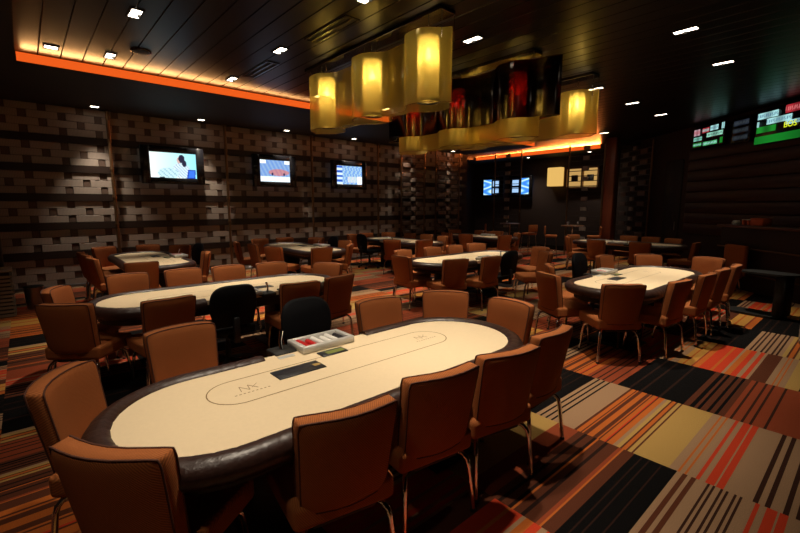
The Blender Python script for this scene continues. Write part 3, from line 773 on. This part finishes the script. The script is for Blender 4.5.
TAB = {  # x, y, heading of local x in degrees, label
    'T1': (1.44, 2.03, 0, 'nearest poker table, cream felt with black plate and silver chip rack'),
    'T2': (1.70, 4.93, 180, 'second poker table, behind the nearest, black dealer chair on camera side'),
    'T3': (1.65, 8.72, -90, 'poker table at far left below the leftmost wall screen'),
    'T4': (4.75, 8.75, -90, 'poker table below the middle wall screen'),
    'T5': (6.15, 5.05, 180, 'central poker table behind the nearest one\'s right end'),
    'T6': (6.10, 2.10, 0, 'poker table at right beside the open striped carpet'),
    'T7': (7.75, 8.70, 90, 'poker table below the third wall screen, behind the central table'),
    'T8': (10.6, 8.35, -90, 'distant poker table right of the third wall screen'),
    'T9': (11.5, 4.30, 90, 'distant poker table in front of the wooden column at right')}
RL = {'T1': 'silver-framed rack with red and white chips on the nearest table', 'T2': 'silver chip rack on the second table, by the black chair',
      'T3': 'chip rack on the far left table', 'T4': 'chip rack on the table below the middle wall screen', 'T5': 'chip rack on the central table', 'T6': 'chip rack on the right-hand table beside the open carpet',
      'T7': 'chip rack on the table below the third wall screen', 'T8': 'chip rack on the distant table right of the third screen', 'T9': 'chip rack on the distant table in front of the column'}
for k, (x, y, a, lb) in TAB.items():
    rz = math.radians(a)
    if fst['t']:
        fst['t'] = False; table0.location = (x, y, 0); table0.rotation_euler = (0, 0, rz); table0['label'] = lb; table0['group'] = 'poker tables'; rk = rack0
    else: copy_tree(table0, (x, y, 0), rz, lb, 'poker tables'); rk = copy_tree(rack0, (0, 0, 0), 0, '')
    p = Vector((x, y, 0)) + Matrix.Rotation(rz, 3, 'Z') @ Vector((.035, .47, 0))
    rk.location = (p.x, p.y, .764); rk.rotation_euler = (0, 0, rz); rk['label'] = RL[k]; rk['group'] = 'chip racks'
BR = 'brown fabric chair with chrome legs, '
BK = 'black arched-back dealer chair '
SEATS = {
 'T1': ('chairs around the nearest table', [
   ('c', .94, 1.38, 11, 'leftmost of four along near side of nearest table'), ('c', 1.53, 1.39, 9, 'second of four along near side of nearest table'),
   ('c', 2.05, 1.33, 11, 'third of four along near side of nearest table'), ('c', 2.62, 1.37, -2, 'rightmost of four along near side of nearest table'),
   ('c', .15, 1.71, 52, 'at bottom left corner, back to the camera'), ('c', .04, 2.65, 121, 'at left end of nearest table, facing right'),
   ('c', .74, 3.18, 175, 'across nearest table at its far left'), ('c', 2.33, 2.97, 186, 'across nearest table, just right of black dealer chair'),
   ('c', 3.05, 2.78, 228, 'across nearest table at far right corner'), ('c', 3.20, 2.10, 274, 'at the right end of nearest table'), ('d', 1.70, 3.14, 180, 'behind the chip rack of nearest table')]),
 'T2': ('chairs around the second table', [
   ('c', .17, 4.55, 40, 'at near left corner of second table, dark back'), ('c', .15, 5.52, 115, 'at left end of second table, facing right'),
   ('c', .93, 4.19, -5, 'near side of second table, left of black chair'), ('d', 1.49, 4.15, 0, 'on the near side of second table'),
   ('c', 2.21, 4.12, 5, 'near side of second table, right of black chair'), ('c', 2.80, 4.22, -14, 'near right corner of second table'),
   ('c', .89, 6.10, 180, 'far side of second table, leftmost'), ('c', 1.52, 6.10, 180, 'far side of second table, second from left'), ('c', 2.08, 6.02, 180, 'far side of second table, third from left'),
   ('c', 2.68, 5.93, 190, 'far side of second table, fourth from left'), ('c', 3.30, 5.31, 240, 'at the right end of second table')]),
 'T3': ('chairs around the far left table', [
   ('c', 1.95, 10.40, 185, 'far end of far left table, against block wall'), ('c', 1.25, 7.18, 5, 'near end of far left table, dark back'),
   ('c', 2.47, 9.85, 225, 'far right corner of far left table'), ('d', 2.62, 9.15, 262, 'at right side of far left table'), ('c', 2.45, 8.05, 280, 'right side of far left table, nearest'),
   ('c', .70, 9.42, 92, 'left side of far left table, farthest of three'), ('c', .72, 8.95, 88, 'left side of far left table, middle of three'), ('c', .74, 8.30, 85, 'left side of far left table, nearest of three'),
   ('c', 1.15, 10.42, 155, 'far left corner of far left table')]),
 'T4': ('chairs around the table below the middle screen', [
   ('c', 4.42, 10.40, 170, 'far end of middle-screen table, left of three'), ('c', 5.08, 10.35, 190, 'far end of middle-screen table, middle of three'), ('c', 5.74, 9.80, 240, 'far end of middle-screen table, right of three'),
   ('d', 5.78, 9.05, 270, 'at right side of middle-screen table'), ('c', 5.75, 8.45, 265, 'right side of middle-screen table beyond the near corner'), ('c', 5.25, 7.55, 310, 'near right corner of middle-screen table'),
   ('c', 3.72, 8.15, 70, 'near left side of middle-screen table, dark back'), ('c', 4.40, 7.30, 5, 'near end of middle-screen table, dark back'),
   ('c', 3.62, 9.85, 105, 'left side of middle-screen table, farthest'), ('c', 3.66, 9.05, 92, 'left side of middle-screen table, middle')]),
 'T5': ('chairs around the central table', [
   ('c', 5.30, 5.98, 170, 'far side of central table, leftmost'), ('c', 6.12, 6.0, 180, 'far side of central table, second'), ('c', 6.78, 6.0, 182, 'far side of central table, third'), ('c', 7.48, 5.96, 200, 'far side of central table, rightmost'),
   ('c', 4.62, 5.26, 92, 'at left end of central table, dark back'), ('c', 5.02, 4.34, 15, 'near side of central table, left, dark back'), ('c', 5.74, 4.18, 0, 'near side of central table, left of black chair'),
   ('d', 6.22, 4.18, 0, 'on the near side of central table'), ('c', 7.05, 3.95, -52, 'pulled out at near right of central table, seat showing'), ('c', 7.80, 4.50, -70, 'right end of central table')]),
 'T6': ('chairs around the right-hand table', [
   ('c', 4.80, 2.72, 118, 'left of right-hand table, dark, nearer of two'), ('c', 5.55, 3.10, 150, 'far left corner of right-hand table, lit front'), ('d', 6.70, 3.22, 180, 'on the far side of right-hand table'),
   ('c', 7.25, 3.08, 185, 'far side of right-hand table, right of black chair'), ('c', 7.98, 2.64, 225, 'far right corner of right-hand table'), ('c', 8.28, 1.80, 282, 'right end of right-hand table'),
   ('c', 4.74, 1.75, 41, 'near left corner of right-hand table, dark back'), ('c', 5.49, 1.41, 5, 'near side of right-hand table, leftmost of four'), ('c', 6.28, 1.34, 0, 'near side of right-hand table, second of four'),
   ('c', 6.90, 1.32, 0, 'near side of right-hand table, third of four'), ('c', 7.50, 1.30, -8, 'near side of right-hand table, rightmost of four')]),
 'T7': ('chairs around the table below the third screen', [
   ('c', 7.15, 10.28, 160, 'far left of third-screen table'), ('d', 6.80, 9.30, 92, 'at left side of third-screen table'), ('c', 7.80, 10.42, 182, 'far end of third-screen table, left'), ('c', 8.52, 10.22, 212, 'far end of third-screen table, right'),
   ('c', 8.72, 9.38, 270, 'right side of third-screen table, farthest'), ('c', 8.76, 8.72, 270, 'right side of third-screen table, middle'), ('c', 8.60, 7.92, 285, 'right side of third-screen table, nearest'),
   ('c', 6.72, 7.95, 65, 'near left of third-screen table, dark back'), ('c', 7.20, 7.25, 15, 'near end of third-screen table, dark back')]),
 'T8': ('chairs around the distant table right of the third screen', [
   ('c', 9.62, 8.05, 80, 'left side of distant middle table, dark back'), ('c', 11.15, 9.80, 215, 'far corner of distant middle table'), ('c', 11.55, 8.95, 268, 'right side of distant middle table, farther'),
   ('c', 11.58, 8.30, 270, 'right side of distant middle table, nearer'), ('c', 10.15, 7.0, 15, 'near end of distant middle table, dark back'), ('c', 11.20, 7.35, 310, 'near right corner of distant middle table'), ('c', 9.72, 8.9, 95, 'left side of distant middle table, farther')]),
 'T9': ('chairs around the distant table by the column', [
   ('c', 11.85, 5.92, 195, 'far end of distant right table, by column'), ('c', 12.55, 4.62, 268, 'right side of distant right table, farthest of three'), ('c', 12.50, 4.05, 270, 'right side of distant right table, middle of three'), ('c', 12.30, 3.45, 290, 'right side of distant right table, nearest of three'),
   ('c', 11.35, 2.72, -5, 'near end of distant right table, dark back'), ('c', 10.45, 3.62, 80, 'left side of distant right table, dark back'), ('c', 10.95, 5.62, 150, 'far left corner of distant right table'), ('c', 10.42, 4.62, 95, 'left side of distant right table, farther')])}
for k, (grp, L) in SEATS.items():
    for kind, x, y, a, ph in L:
        if kind == 'c': x, y = clear_of_rail(x, y, a, *TAB[k][:3])
        place(kind, x, y, a, (BR if kind == 'c' else BK) + ph, grp)

# ------------------------------------------------------------------ bar ledge, lounge and tall tables at the back and right
t = thing('bar_counter', 'dark high bar counter with wooden top at right edge', 'counter'); at_wall(t, 9.3, 7.0)
MB().bbox(0, 2.6, -.10, .32, 1.26, 1.31, .01, 1).build('counter_top', M['bartop'], t)
MB().box(0.04, 2.56, 0, .25, 0, 1.26).build('front_panel', M['band'], t)
for z in (.35, .85): MB().tube([(.05, -.07, z), (2.55, -.07, z)], .015, 8).build('foot_rail', M['bronze'], t)
def on_bar(o, s, q, z=1.312): p = PW(9.3 - s, 7.0 + q); o.location = (p[0], p[1], z); o.rotation_euler = (0, 0, ANG); return o
b = MB(); rr = random.Random(3)
pts = [(.09 * math.cos(a) * r_, .06 * math.sin(a) * r_, z_) for z_, r_ in ((0, 1), (.04, 1.1), (.08, .7)) for a in [2 * PI * k / 9 for k in range(9)]]
pts = [(x + rr.uniform(-.012, .012), y + rr.uniform(-.012, .012), z + (rr.uniform(-.012, .012) if z else 0)) for x, y, z in pts]
b.add(pts, [(i * 9 + k, i * 9 + (k + 1) % 9, (i + 1) * 9 + (k + 1) % 9, (i + 1) * 9 + k) for i in range(2) for k in range(9)] + [tuple(range(18, 27)), tuple(reversed(range(9)))])
on_bar(tag(b.build('crumpled_napkin', M['paper']), 'white crumpled napkin on the high bar counter', 'napkin'), .28, .1)
for s, nm in ((.50, 'left of two'), (.62, 'right of two')):
    t = thing('paper_cup', 'small brown paper cup on the bar counter, %s' % nm, 'cup', group='paper cups on the bar'); on_bar(t, s, .1)
    MB().lathe([(.032, 0), (.042, .10), (.045, .104)], 12).build('cup_body', M['orangebox'], t); MB().lathe([(.047, .10), (.047, .112), (.03, .118)], 12).build('lid', M['paper'], t)
t = thing('takeout_box', 'orange card box on the high bar counter', 'box'); on_bar(t, .9, .1)
MB().bbox(-.15, .15, -.09, .09, 0, .13, .006, 1).build('box_body', M['orangebox'], t); MB().bbox(-.155, .155, -.095, .095, .13, .15, .006, 1).build('lid', M['orangebox'], t)
t = thing('cocktail_glass', 'stemmed clear cocktail glass on bar counter at right edge', 'glass'); on_bar(t, 1.25, .05)
MB().lathe([(.035, 0), (.033, .006), (.005, .012), (.005, .10), (.012, .11), (.06, .19)], 14, cap=False).build('bowl', M['glass'], t)
# lounge armchair and low ledge in the dark in front of the bar
def lounge(label, d, lat, rz):
    t = thing('lounge_chair', label, 'chair', group='lounge chairs at the right'); x, y = PW(d, lat); t.location = (x, y, 0); t.rotation_euler = (0, 0, rz)
    MB().bbox(-.28, .28, -.26, .28, .26, .45, .04, 2).build('seat', M['fabric'], t); MB().bbox(-.28, .28, -.34, -.24, .30, .92, .04, 2).build('backrest', M['fabric'], t)
    for sx in (-1, 1):
        for sy in (-1, 1): MB().tube([(sx * .22, sy * .22, .27), (sx * .25, sy * .26, 0)], .015, 6).build('leg', M['chrome'], t)
lounge('brown lounge chair in the dark before the bar counter', 8.6, 6.55, ANG + PI)
# black C-shaped side table
t = thing('side_table', 'black C-shaped side table with rounded floor plate at right', 'table', (8.62, 1.22, 0), math.radians(-102))
MB().prism([(x * 1.0, y) for x, y in stadium(.40, .2, 8)], 0, .035).build('floor_plate', M['black'], t)
MB().bbox(.26, .40, -.16, .16, .035, .66, .02, 1).build('upright', M['black'], t)
MB().prism(stadium(.36, .2, 8, .14), .66, .69).build('table_top', M['black'], t)
# slatted bins: right edge of the frame and left edge
def slat_box(name, label, loc, rz, wx, wy, h):
    t = thing(name, label, 'cabinet', loc, rz)
    MB().box(-wx / 2 + .015, wx / 2 - .015, -wy / 2 + .015, wy / 2 - .015, 0, h).build('carcass', M['band'], t)
    n = int(h / .06); me = MB()
    for s in (-1, 1): me.box(-wx / 2, wx / 2, s * wy / 2 - .012, s * wy / 2 + .012, .01, .045); me.box(s * wx / 2 - .012, s * wx / 2 + .012, -wy / 2, wy / 2, .01, .045)
    me = me.mesh('slat', M['greywood'])
    for i in range(n): inst('slat', me, t, (0, 0, i * .06))
    MB().bbox(-wx / 2 - .02, wx / 2 + .02, -wy / 2 - .02, wy / 2 + .02, h, h + .03, .006, 1).build('cabinet_top', M['greywood'], t)
slat_box('slatted_cabinet', 'low grey-brown slatted cabinet at the left edge by the block wall', (-.48, 9.05, 0), 0, .5, .5, .70)
slat_box('slatted_cabinet', 'low grey-brown slatted pedestal at the right edge of the room', (7.35, .33, 0), .1, .45, .45, .78)
t = thing('black_post', 'black square floor to ceiling post at the left edge', 'post', (-.46, 9.75, 0))
MB().bbox(-.14, .14, -.14, .14, .1, Z_SOF - .002, .01, 1).build('shaft', M['black'], t); MB().bbox(-.17, .17, -.17, .17, 0, .1, .01, 1).build('plinth', M['steel'], t)
t = thing('floor_bin', 'small grey metal bin on floor left of the far left table', 'bin', (.02, 9.3, 0))
MB().lathe([(.11, 0), (.13, .36), (.135, .37)], 14).build('bin_body', M['steel'], t); MB().lathe([(.137, .365), (.137, .38), (.11, .385)], 14).build('rim', M['black'], t)
# tall cocktail tables and stools in the far back
def tall_table(label, x, y):
    t = thing('cocktail_table', label, 'table', (x, y, 0), 0, 'tall cocktail tables at the back')
    MB().lathe([(.34, 1.05), (.35, 1.06), (.35, 1.075), (.34, 1.085)], 20).build('table_top', M['bartop'], t)
    MB().lathe([(.035, .02), (.03, 1.05)], 10).build('stem', M['chrome'], t); MB().lathe([(.24, 0), (.22, .02), (.04, .035)], 18).build('foot', M['black'], t)
def stool(label, x, y, rz):
    t = thing('bar_stool', label, 'stool', (x, y, 0), rz, 'bar stools at the back')
    MB().bbox(-.19, .19, -.18, .18, .70, .77, .02, 2).build('seat', M['fabric'], t); MB().bbox(-.19, .19, -.22, -.17, .80, 1.05, .015, 2).build('backrest', M['fabric'], t)
    for sx in (-1, 1):
        for sy in (-1, 1): MB().tube([(sx * .16, sy * .15, .71), (sx * .2, sy * .2, 0)], .012, 6).build('leg', M['chrome'], t)
        MB().tube([(sx * .17, -.185, .74), (sx * .17, -.195, .90)], .01, 6).build('back_support', M['chrome'], t)
    MB().tube([(.18, .18, .28), (.18, -.18, .28), (-.18, -.18, .28), (-.18, .18, .28)], .009, 6, closed=True).build('foot_ring', M['chrome'], t)
def tumbler(label, x, y, z):
    t = tag(MB().lathe([(.03, 0), (.036, .12), (.033, .12), (.028, .008)], 12, cap=False).build('drinking_glass', M['glass']), label, 'glass', 'glasses on the tall tables'); t.location = (x, y, z)
tall_table('tall round cocktail table before the far open screen', 12.9, 8.75); tall_table('tall round cocktail table by the wooden column', 13.0, 6.5)
stool('brown bar stool left of the tall table before far screen', 12.55, 9.3, PI + .6); stool('brown bar stool right of the tall table before far screen', 13.1, 8.1, -.3)
stool('brown bar stool left of the tall table by the column', 12.7, 7.05, PI + .5); stool('brown bar stool right of the tall table by the column', 13.4, 6.0, .5)
tumbler('clear glass on the tall table before the far screen', 12.8, 8.8, 1.0855); tumbler('clear glass on the tall table by the column, left', 12.9, 6.6, 1.0855); tumbler('clear glass on the tall table by the column, right', 13.1, 6.38, 1.0855)
